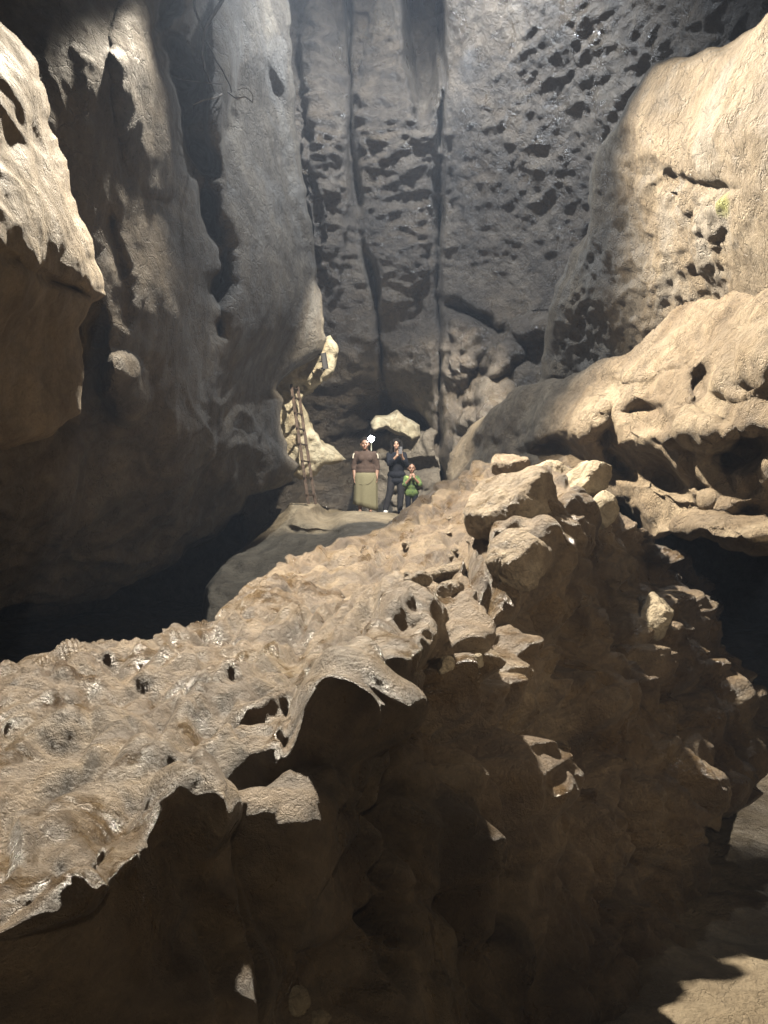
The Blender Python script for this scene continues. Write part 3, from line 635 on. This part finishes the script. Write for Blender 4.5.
root([(222, 84, .5), (210, 83), (198, 82), (184, 80), (172, 76)], .010, rootm, 'thin dark twig reaching left from the pillar, upper of a pair', 8.9)
root([(222, 94, .5), (214, 98), (204, 100), (193, 105)], .011, rootp, 'short pale twig reaching left from the pillar, lower of a pair', 8.9)
root([(228, 92, .5), (236, 98), (246, 97), (253, 103), (251, 92), (244, 88), (238, 90)], .010, rootp, 'curled pale twig on the right side of the pillar', 8.9)

# ------------------------------------------------------------------ people
def cap(p0, p1, r0, r1, seg=16):
    p0, p1 = Vector(p0), Vector(p1); ax = p1 - p0; n = 5; pts = []; rs = []
    L = max(ax.length, 1e-5); ax.normalize()
    for i in range(n): a = math.pi / 2 * (1 - i / n); pts.append(p0 - ax * r0 * math.sin(a)); rs.append(max(r0 * math.cos(a), .001))
    m = 6
    for i in range(m + 1): pts.append(p0.lerp(p1, i / m)); rs.append(r0 + (r1 - r0) * i / m)
    for i in range(1, n + 1): a = math.pi / 2 * i / n; pts.append(p1 + ax * r1 * math.sin(a)); rs.append(max(r1 * math.cos(a), .001))
    return tube(pts, rs, seg)
def ell(c, r, rot=(0, 0, 0)):
    bm = bmesh.new(); bmesh.ops.create_uvsphere(bm, u_segments=24, v_segments=16, radius=1)
    from mathutils import Euler
    E = Euler([R(a) for a in rot]).to_matrix(); V = [E @ Vector((v.co.x * r[0], v.co.y * r[1], v.co.z * r[2])) + Vector(c) for v in bm.verts]
    Fc = [tuple(v.index for v in f.verts) for f in bm.faces]; bm.free(); return V, Fc
def fuse(name, parts, vox, smooth=3, folds=0, mats=None, seed=0):
    me = pymesh(name + '_raw', parts, mats[0]); o = bpy.data.objects.new('tmp', me); COL.objects.link(o)
    md = o.modifiers.new('r', 'REMESH'); md.mode = 'VOXEL'; md.voxel_size = vox; md.use_smooth_shade = True
    sm = o.modifiers.new('s', 'SMOOTH'); sm.iterations = smooth; sm.factor = .5
    dg = bpy.context.evaluated_depsgraph_get(); dg.update(); ev = bpy.data.meshes.new_from_object(o.evaluated_get(dg)); bpy.data.objects.remove(o)
    ev.name = name; ev.materials.clear()
    for m_ in mats: ev.materials.append(m_)
    if folds:
        n = len(ev.vertices); co = np.zeros(n * 3); ev.vertices.foreach_get('co', co); nr = np.zeros(n * 3); ev.vertices.foreach_get('normal', nr)
        P = co.reshape(-1, 3); N = nr.reshape(-1, 3); P = P + N * (folds * fbm(P * np.array([14, 14, 7]), 3, seed))[:, None]
        ev.vertices.foreach_set('co', P.ravel())
    ev.update(); return ev
def head_parts(c, s=1.0, tilt=0):
    """skull, jaw, nose, brow, ears, lips around the head centre c (face towards -y)"""
    c = Vector(c); g = lambda x, y, z: (c.x + x * s, c.y + y * s, c.z + z * s)
    P = [ell(g(0, .012, .025), (.074 * s, .092 * s, .088 * s)), ell(g(0, -.022, -.042), (.054 * s, .060 * s, .060 * s)), ell(g(0, -.066, -.082), (.024 * s, .02 * s, .018 * s)),
         cap(g(0, -.083, .008), g(0, -.104, -.026), .010 * s, .015 * s), ell(g(0, -.080, -.058), (.024 * s, .012 * s, .009 * s)), ell(g(0, -.072, .030), (.052 * s, .016 * s, .012 * s))]
    for sx in (-1, 1):
        P += [ell(g(sx * .076, .005, -.005), (.010 * s, .020 * s, .032 * s)), ell(g(sx * .036, -.055, -.028), (.024 * s, .024 * s, .026 * s)), ell(g(sx * .028, -.076, .008), (.013 * s, .009 * s, .009 * s))]
    return P
def paint_face(me, c, s, hairline=.07):
    c = Vector(c)
    mi = []
    for p in me.polygons:
        q = (Vector(p.center) - c) / s; m = 0
        if q.y < -.05:
            if abs(abs(q.x) - .028) < .014 and abs(q.z - .008) < .006: m = 1
            elif abs(abs(q.x) - .030) < .018 and abs(q.z - .030) < .0045: m = 1
            elif abs(q.x) < .021 and abs(q.z + .058) < .007: m = 2
        mi.append(m)
    me.polygons.foreach_set('material_index', np.array(mi, np.int32))
def hand_parts(w, dirv, palm, s=1.0, curl=.5, thumb=1):
    """palm and five bent fingers; w wrist, dirv pointing direction, palm normal"""
    w = Vector(w); d = Vector(dirv).normalized(); n = Vector(palm); n = (n - d * n.dot(d)).normalized(); a = d.cross(n) * thumb
    P = []; L = .085 * s
    for k in (-1, 0, 1): P.append(cap(w + a * k * .018 * s, w + d * L + a * k * .024 * s, .015 * s, .014 * s, 10))
    for k, ln in zip((-1.5, -.5, .5, 1.5), (.060, .074, .080, .072)):
        p = w + d * L + a * k * .021 * s; dd = d.copy()
        for j, fr in enumerate((.45, .32, .23)):
            dd = (dd + n * curl * (.35 + .25 * j)).normalized(); q = p + dd * ln * fr * s; P.append(cap(p, q, (.0095 - .001 * j) * s, (.009 - .001 * j) * s, 8)); p = q
    p = w + d * .025 * s + a * .03 * s; q = p + (d * .6 + a * .6 + n * .3).normalized() * .04 * s; P.append(cap(p, q, .013 * s, .011 * s, 8)); P.append(cap(q, q + (d * .9 + n * .4).normalized() * .03 * s, .0105 * s, .009 * s, 8))
    return P
skin = plain('skin', (.22, .12, .08), .55, .12, 30); skin_b = plain('light_skin', (.33, .20, .14), .5, .1, 30)
dark = plain('eyes_and_brows', (.02, .014, .012), .4, .1); lips = plain('lips', (.30, .10, .08), .5, .1)
hairm = plain('black_hair', (.010, .008, .007), .85, .5, 90, bump=.006)

def body_parts(J, rr, s):
    P = []
    P += [ell(J['chest'], rr['chest']), ell(J['waist'], rr['waist']), ell(J['hip'], rr['hip']), cap(J['chest'], J['waist'], rr['chest'][1] * .92, rr['waist'][1] * .95), cap(J['waist'], J['hip'], rr['waist'][1] * .95, rr['hip'][1] * .95),
          cap(J['neck'], J['head'], .052 * s, .048 * s), cap(J['shoulder_l'], J['shoulder_r'], .055 * s, .055 * s)]
    for k in 'lr':
        P += [cap(J['shoulder_' + k], J['elbow_' + k], .052 * s * rr['arm'], .040 * s * rr['arm']), cap(J['elbow_' + k], J['wrist_' + k], .040 * s * rr['arm'], .026 * s * rr['arm']),
              cap(J['thigh_' + k], J['knee_' + k], .088 * s * rr['leg'], .056 * s * rr['leg']), cap(J['knee_' + k], J['ankle_' + k], .056 * s * rr['leg'], .036 * s * rr['leg'])]
        f = Vector(J['ankle_' + k]); P.append(cap(f + Vector((0, .03 * s, -.04 * s)), f + Vector((0, -.13 * s, -.055 * s)), .036 * s, .030 * s))
    return P

GZ = 2.44
def ground_z(x, y):
    o = (Vector((x, y, 6)), Vector((0, 0, -1))); dg = bpy.context.evaluated_depsgraph_get()
    best = -9
    for ob in COL.objects:
        if ob.name.startswith('rock_mound'):
            ok, loc, *_ = ob.ray_cast(Vector((x, y, 3.6)), Vector((0, 0, -1)))
            if ok: best = max(best, loc.z)
    return best if best > 0 else GZ

# woman in a khaki skirt
p = pv3(365.5, 514, 15.6); p.z = ground_z(p.x, p.y)
J = dict(head=(-.01, -.01, 1.36), neck=(0, .01, 1.22), chest=(0, .0, 1.08), waist=(0, 0, .90), hip=(0, .0, .76), shoulder_l=(-.175, .01, 1.17), shoulder_r=(.175, .01, 1.17), elbow_l=(-.235, .03, .93), elbow_r=(.235, .03, .93),
         wrist_l=(-.22, -.05, .73), wrist_r=(.225, -.04, .74), thigh_l=(-.09, 0, .74), thigh_r=(.09, 0, .74), knee_l=(-.10, -.01, .42), knee_r=(.10, -.02, .42), ankle_l=(-.11, 0, .085), ankle_r=(.10, 0, .085))
rr = dict(chest=(.185, .125, .17), waist=(.175, .13, .12), hip=(.20, .14, .13), arm=1.25, leg=1.1); HC = (-.012, -.015, 1.375)
P = body_parts(J, rr, 1.0) + head_parts(HC, 1.1) + hand_parts(J['wrist_l'], (.05, -.1, -1), (.5, -.3, 0), 1.0, .5, 1) + hand_parts(J['wrist_r'], (-.05, -.1, -1), (-.5, -.3, 0), 1.0, .5, -1)
me = fuse('person', P, .0085, 2, mats=[skin, dark, lips]); paint_face(me, HC, 1.1)
wo = link('person', me); wo.location = p; wo.rotation_euler = (0, 0, R(2)); tag(wo, 'woman in a brown top and long khaki wrap skirt standing with arms down', 'person')
brown = plain('brown_jersey', (.060, .040, .032), .85, .2, 80, bump=.003)
T = [ell(J['chest'], (.20, .142, .185)), ell(J['waist'], (.195, .148, .14)), cap(J['chest'], J['waist'], .14, .145), cap((-.165, .01, 1.165), (.165, .01, 1.165), .064, .064), ell((0, 0, .82), (.212, .160, .12)),
     ell((-.075, -.085, 1.08), (.075, .07, .075)), ell((.075, -.085, 1.08), (.075, .07, .075))]
for k in 'lr': e = Vector(J['elbow_' + k]); w_ = Vector(J['wrist_' + k]); T += [cap(Vector(J['shoulder_' + k]), e, .074, .062), cap(e, e.lerp(w_, .25), .062, .060)]
link('top', fuse('top', T, .011, 3, .006, [brown]), wo)
for sx in (-1, 1): link('shoulder_strap', pymesh('shoulder_strap', [tube(smooth_path([(sx * .225, -.052, 1.19), (sx * .245, -.05, 1.15), (sx * .252, -.045, 1.09)]), [.014] * 15, 8)], plain('cream_trim', (.55, .50, .42), .8)), wo)
khaki = plain('khaki_cloth', (.16, .145, .09), .85, .12, 60, bump=.003)
def skirt(rows, nseg=72, seed=0, slant=0):
    V = []; Fc = []
    for i, (z, a, b, fold) in enumerate(rows):
        for k in range(nseg):
            q = 2 * math.pi * k / nseg; f = 1 + fold * (math.sin(7 * q + seed) * .6 + math.sin(11 * q + 2) * .4)
            V.append((a * math.cos(q) * f, b * math.sin(q) * f, z + slant * (a * -math.cos(q)) * (1 - i * 0) * (fold * 14 if fold > .03 else 0)))
    for i in range(len(rows) - 1):
        for k in range(nseg): Fc.append((i * nseg + k, (i + 1) * nseg + k, (i + 1) * nseg + (k + 1) % nseg, i * nseg + (k + 1) % nseg))
    return V, Fc
sk = skirt([(.80, .21, .155, .003), (.78, .222, .166, .006), (.74, .235, .175, .01), (.66, .245, .18, .02), (.50, .245, .175, .03), (.34, .245, .17, .04), (.2, .25, .17, .05), (.10, .255, .165, .06), (.098, .24, .155, .06), (.3, .225, .15, .04)], slant=.35)
link('skirt', pymesh('skirt', [sk], khaki), wo)
link('skirt_fold', pymesh('skirt_fold', [tube(smooth_path([(-.19, -.105, .60), (-.08, -.166, .56), (.04, -.178, .57), (.13, -.158, .64), (.18, -.120, .74)]), .007, 8), tube(smooth_path([(-.20, -.10, .62), (-.185, -.112, .5), (-.20, -.098, .3), (-.19, -.105, .14)]), .008, 8)], khaki), wo)
link('hair', fuse('hair', [ell((HC[0], HC[1] + .03, HC[2] + .058), (.098, .104, .098)), ell((HC[0], HC[1] + .10, HC[2] + .02), (.06, .06, .06))], .008, 2, .004, [hairm]), wo)
# torch shining at her shoulder
tl = pv3(371.3, 438.5, 15.55); tb = Vector((p.x + .115, p.y + .02, p.z + 1.225))
to = empty('torch', tb); tag(to, 'lit torch glowing white beside the head of the woman in the khaki skirt', 'torch')
tdir = (tl - tb)
link('handle', pymesh('handle', [tube([Vector((0, 0, 0)), tdir * .15, tdir * .72, tdir * .76, tdir * .9], [.013, .014, .013, .024, .028], 14)], plain('torch_casing', (.55, .58, .50), .4)), to)
lens = plain('lit_lens', (1, 1, 1), .3, 0, emis=((.92, .97, 1.0), 60)); link('lens', pymesh('lens', [ell(tdir * .97, (.062, .03, .062))], lens), to)

# woman in black with a phone
p2 = pv3(396.5, 514, 15.9); p2.z = ground_z(p2.x, p2.y)
J = dict(head=(.0, -.015, 1.39), neck=(0, .01, 1.26), chest=(0, .0, 1.11), waist=(0, 0, .94), hip=(0, .0, .82), shoulder_l=(-.15, .01, 1.21), shoulder_r=(.15, .0, 1.21), elbow_l=(-.13, -.16, 1.02), elbow_r=(.20, -.06, 1.0),
         wrist_l=(.03, -.25, 1.18), wrist_r=(.11, -.24, 1.19), thigh_l=(-.08, 0, .80), thigh_r=(.08, 0, .80), knee_l=(-.13, -.04, .45), knee_r=(.09, -.01, .45), ankle_l=(-.22, -.06, .085), ankle_r=(.07, 0, .085))
rr = dict(chest=(.145, .10, .15), waist=(.125, .095, .11), hip=(.155, .115, .12), arm=.95, leg=.95); HC2 = (.0, -.03, 1.42)
P = body_parts(J, rr, 1.0) + head_parts(HC2, .94) + hand_parts(J['wrist_l'], (.35, -.1, .9), (0, -1, 0), .9, .7, 1) + hand_parts(J['wrist_r'], (-.1, -.1, 1), (0, -1, 0), .9, .7, -1)
me = fuse('person', P, .0085, 2, mats=[skin_b, dark, lips]); paint_face(me, HC2, .94)
w2 = link('person', me); w2.location = p2; w2.rotation_euler = (0, 0, R(-4)); tag(w2, 'woman in black with dark wavy hair raising a phone in both hands, middle visitor', 'person')
black = plain('black_cloth', (.010, .011, .016), .8, .3, 60, bump=.003)
T = [ell(J['chest'], (.168, .122, .17)), ell(J['waist'], (.165, .125, .14)), ell((0, 0, .80), (.19, .14, .12)), ell((0, .01, .68), (.18, .135, .10)), cap(J['chest'], J['hip'], .12, .13), cap((-.14, .01, 1.205), (.14, .0, 1.205), .062, .062)]
for k in 'lr': e = Vector(J['elbow_' + k]); w_ = Vector(J['wrist_' + k]); T += [cap(Vector(J['shoulder_' + k]), e, .066, .058), cap(e, e.lerp(w_, .45), .058, .05)]
link('jacket', fuse('jacket', T, .011, 3, .008, [black], 4), w2)
T = [ell(J['hip'], (.165, .125, .12))]
for k in 'lr': T += [cap(J['thigh_' + k], J['knee_' + k], .098, .072), cap(J['knee_' + k], Vector(J['ankle_' + k]) + Vector((0, 0, .02)), .072, .058)]
link('trousers', fuse('trousers', T, .011, 3, .006, [plain('dark_trousers', (.022, .021, .024), .85, .3, 50)], 6), w2)
hs = [ell((0, .01, 1.46), (.112, .108, .095)), ell((-.098, .01, 1.37), (.045, .07, .13)), ell((.098, .01, 1.37), (.045, .07, .13)), ell((0, .065, 1.36), (.085, .05, .13)), ell((-.11, -.02, 1.28), (.04, .05, .07)), ell((.105, -.02, 1.29), (.04, .05, .07)), ell((-.045, -.085, 1.475), (.035, .02, .03)), ell((.05, -.08, 1.475), (.03, .02, .03))]
link('hair', fuse('hair', hs, .009, 1, .012, [hairm], 8), w2)
white = plain('white_trainer', (.70, .68, .64), .6, .1)
for k in 'lr':
    f = Vector(J['ankle_' + k]); link('shoe', fuse('shoe', [cap(f + Vector((0, .04, -.045)), f + Vector((0, -.15, -.055)), .046, .040), cap(f + Vector((0, .02, 0)), f + Vector((0, .01, -.04)), .048, .05)], .009, 2, 0, [white if k == 'l' else black]), w2)
ph = empty('mobile_phone', p2 + Vector((.075, -.305, 1.285))); tag(ph, 'small phone held up in front of the face of the woman in black', 'phone')
link('case', pymesh('case', [bar((0, 0, -.072), (0, 0, .072), .074, .010, bev=.004)], plain('phone_case', (.10, .10, .11), .4), False), ph)
link('camera_bump', pymesh('camera_bump', [tube([(-.018, -.004, .048), (-.018, -.009, .048)], .012, 14)], dark), ph)

# child in a green leafy top
p3 = pv3(411.5, 514, 15.3); p3.z = ground_z(p3.x, p3.y)
J = dict(head=(.0, -.03, .79), neck=(0, .0, .70), chest=(0, .0, .60), waist=(0, 0, .50), hip=(0, .0, .42), shoulder_l=(-.105, .0, .665), shoulder_r=(.105, .0, .665), elbow_l=(-.13, -.12, .53), elbow_r=(.15, -.12, .54),
         wrist_l=(-.03, -.17, .65), wrist_r=(.04, -.18, .66), thigh_l=(-.06, 0, .42), thigh_r=(.06, 0, .42), knee_l=(-.065, -.02, .24), knee_r=(.065, -.02, .24), ankle_l=(-.07, 0, .06), ankle_r=(.07, 0, .06))
rr = dict(chest=(.11, .08, .10), waist=(.105, .08, .08), hip=(.11, .085, .08), arm=1.1, leg=1.0); HC3 = (.0, -.045, .835); up = .06
J = {k: (v[0], v[1], v[2] + (up if v[2] > .3 else 0)) for k, v in J.items()}; HC3 = (0, -.045, .835 + up)
P = body_parts(J, rr, .66) + head_parts(HC3, .86) + hand_parts(J['wrist_l'], (.2, .1, 1), (.3, 1, 0), .62, .7, 1) + hand_parts(J['wrist_r'], (-.2, .1, 1), (-.3, 1, 0), .62, .7, -1)
me = fuse('person', P, .007, 2, mats=[skin, dark, lips]); paint_face(me, HC3, .86)
p3.z += .07; w3 = link('person', me); w3.location = p3; w3.scale = (1.06, 1.06, 1.06); tag(w3, 'child in a green leaf patterned top with hands raised to the mouth', 'person')
m_, nt_, nd_, lk_, bs_ = nodes('green_leaf_print'); tc_ = nd_.new('ShaderNodeTexCoord'); vo_ = nd_.new('ShaderNodeTexVoronoi'); vo_.inputs['Scale'].default_value = 26; lk_.new(tc_.outputs['Object'], vo_.inputs['Vector'])
rm_ = nd_.new('ShaderNodeValToRGB'); rm_.color_ramp.interpolation = 'CONSTANT'; e_ = rm_.color_ramp.elements; e_[0].position = 0; e_[0].color = (.03, .055, .02, 1); e_[1].position = .35; e_[1].color = (.075, .115, .03, 1); e2_ = e_.new(.65); e2_.color = (.04, .07, .02, 1); e3_ = e_.new(.85); e3_.color = (.22, .27, .08, 1)
lk_.new(vo_.outputs['Color'], rm_.inputs[0]); lk_.new(rm_.outputs[0], bs_.inputs['Base Color']); bs_.inputs['Roughness'].default_value = .85
T = [ell(J['chest'], (.128, .098, .115)), ell(J['waist'], (.13, .10, .10)), ell((0, 0, J['hip'][2] - .03), (.14, .105, .11)), cap((-.095, 0, J['shoulder_l'][2]), (.095, 0, J['shoulder_l'][2]), .042, .042), cap(J['chest'], J['hip'], .09, .1)]
for k in 'lr': e = Vector(J['elbow_' + k]); T += [cap(Vector(J['shoulder_' + k]), e, .047, .046)]
link('top', fuse('top', T, .009, 3, .008, [m_], 9), w3)
link('trousers', fuse('trousers', [ell(J['hip'], (.118, .09, .08))] + [cap(J['thigh_' + k], J['knee_' + k], .066, .05) for k in 'lr'] + [cap(J['knee_' + k], J['ankle_' + k], .05, .042) for k in 'lr'], .009, 3, .004, [black]), w3)
link('hair', fuse('hair', [ell((0, -.02, HC3[2] + .04), (.072, .08, .068)), ell((0, .03, HC3[2] + .0), (.062, .045, .07))], .007, 2, .004, [hairm]), w3)


# ------------------------------------------------------------------ haze
HAZE = 0.0015
bm = bmesh.new(); bmesh.ops.create_cube(bm, size=1)
me = bpy.data.meshes.new('haze'); bm.to_mesh(me); bm.free()
hz = link('haze', me, kind='stuff'); hz.scale = (40, 48, 36); hz.location = (0, 12, 4)
m = bpy.data.materials.new('haze_air'); m.use_nodes = True; nt = m.node_tree; nt.nodes.remove(nt.nodes['Principled BSDF'])
pv = nt.nodes.new('ShaderNodeVolumePrincipled'); pv.inputs['Color'].default_value = (.55, .70, 1.0, 1); pv.inputs['Density'].default_value = HAZE; pv.inputs['Anisotropy'].default_value = .2
nt.links.new(pv.outputs[0], nt.nodes['Material Output'].inputs['Volume']); me.materials.append(m)

# ------------------------------------------------------------------ light
def light(name, typ, loc, power, color, size=.1, target=None, angle=None, blend=.5):
    L = bpy.data.lights.new(name, typ); L.energy = power; L.color = color
    if typ in ('POINT', 'SPOT'): L.shadow_soft_size = size
    if typ == 'AREA': L.size = size
    if typ == 'SPOT' and angle: L.spot_size = R(angle); L.spot_blend = blend
    o = bpy.data.objects.new(name, L); COL.objects.link(o); o.location = loc
    if target is not None: o.rotation_euler = (Vector(target) - Vector(loc)).to_track_quat('-Z', 'Y').to_euler()
    return o
light('roof_floodlight', 'SPOT', (-1.75, 8.3, 9.6), 21500, (1.0, .88, .70), .12, (1.85, 5.0, 2.3), 79, .75)
light('rear_floodlight', 'SPOT', (1.2, 10.5, 8.9), 7000, (1.0, .92, .76), .07, (-.2, 15.2, 3.5), 50, .5)
light('roof_opening_light', 'SPOT', (.1, 9.8, 11.5), 3500, (.86, .93, 1.0), .10, (.9, 13.5, 6.0), 132, .8)
light('right_side_fill', 'SPOT', (2.3, .9, 2.9), 430, (1.0, .82, .60), .10, (1.3, 5.0, 2.1), 66, .9)  # unseen fill added to lift the right face of the ridge
light('passage_lantern', 'SPOT', (5.2, 9.6, 2.3), 800, (1.0, .88, .70), .06, (4.0, 8.0, 0), 46, .5)
light('torch_light', 'SPOT', tuple(tl + Vector((.01, -.14, .02))), 25, (.95, .98, 1.0), .02, (.6, 5, 4.5), 130, .8)
light('camera_fill', 'POINT', (.2, -.4, 3.3), 78, (1.0, .84, .62), .12)  # added fill beside the camera, brightens the near ridge face

w = bpy.data.worlds.new('World'); S.world = w; w.use_nodes = True
bg = w.node_tree.nodes['Background']
sky = w.node_tree.nodes.new('ShaderNodeTexSky'); sky.sky_type = 'NISHITA'; sky.sun_disc = False; sky.sun_elevation = R(50); sky.sun_rotation = R(0)
w.node_tree.links.new(sky.outputs[0], bg.inputs[0]); bg.inputs[1].default_value = .05

cam = bpy.data.cameras.new('camera'); co = bpy.data.objects.new('camera', cam); COL.objects.link(co)
cam.sensor_fit = 'VERTICAL'; cam.sensor_height = 36; cam.lens = 36 * F / 1024; cam.clip_start = .05; cam.clip_end = 300
co.location = (0, 0, CAMZ); co.rotation_euler = (R(90), 0, 0); S.camera = co
S.view_settings.view_transform = 'Standard'; S.view_settings.look = 'None'; S.view_settings.exposure = 0; S.view_settings.gamma = 1
S.cycles.use_denoising = True
try: S.cycles.denoiser = 'OPENIMAGEDENOISE'
except Exception: pass
S.cycles.max_bounces = 6; S.cycles.diffuse_bounces = 2; S.cycles.glossy_bounces = 2; S.cycles.volume_bounces = 0
S.cycles.sample_clamp_indirect = 3
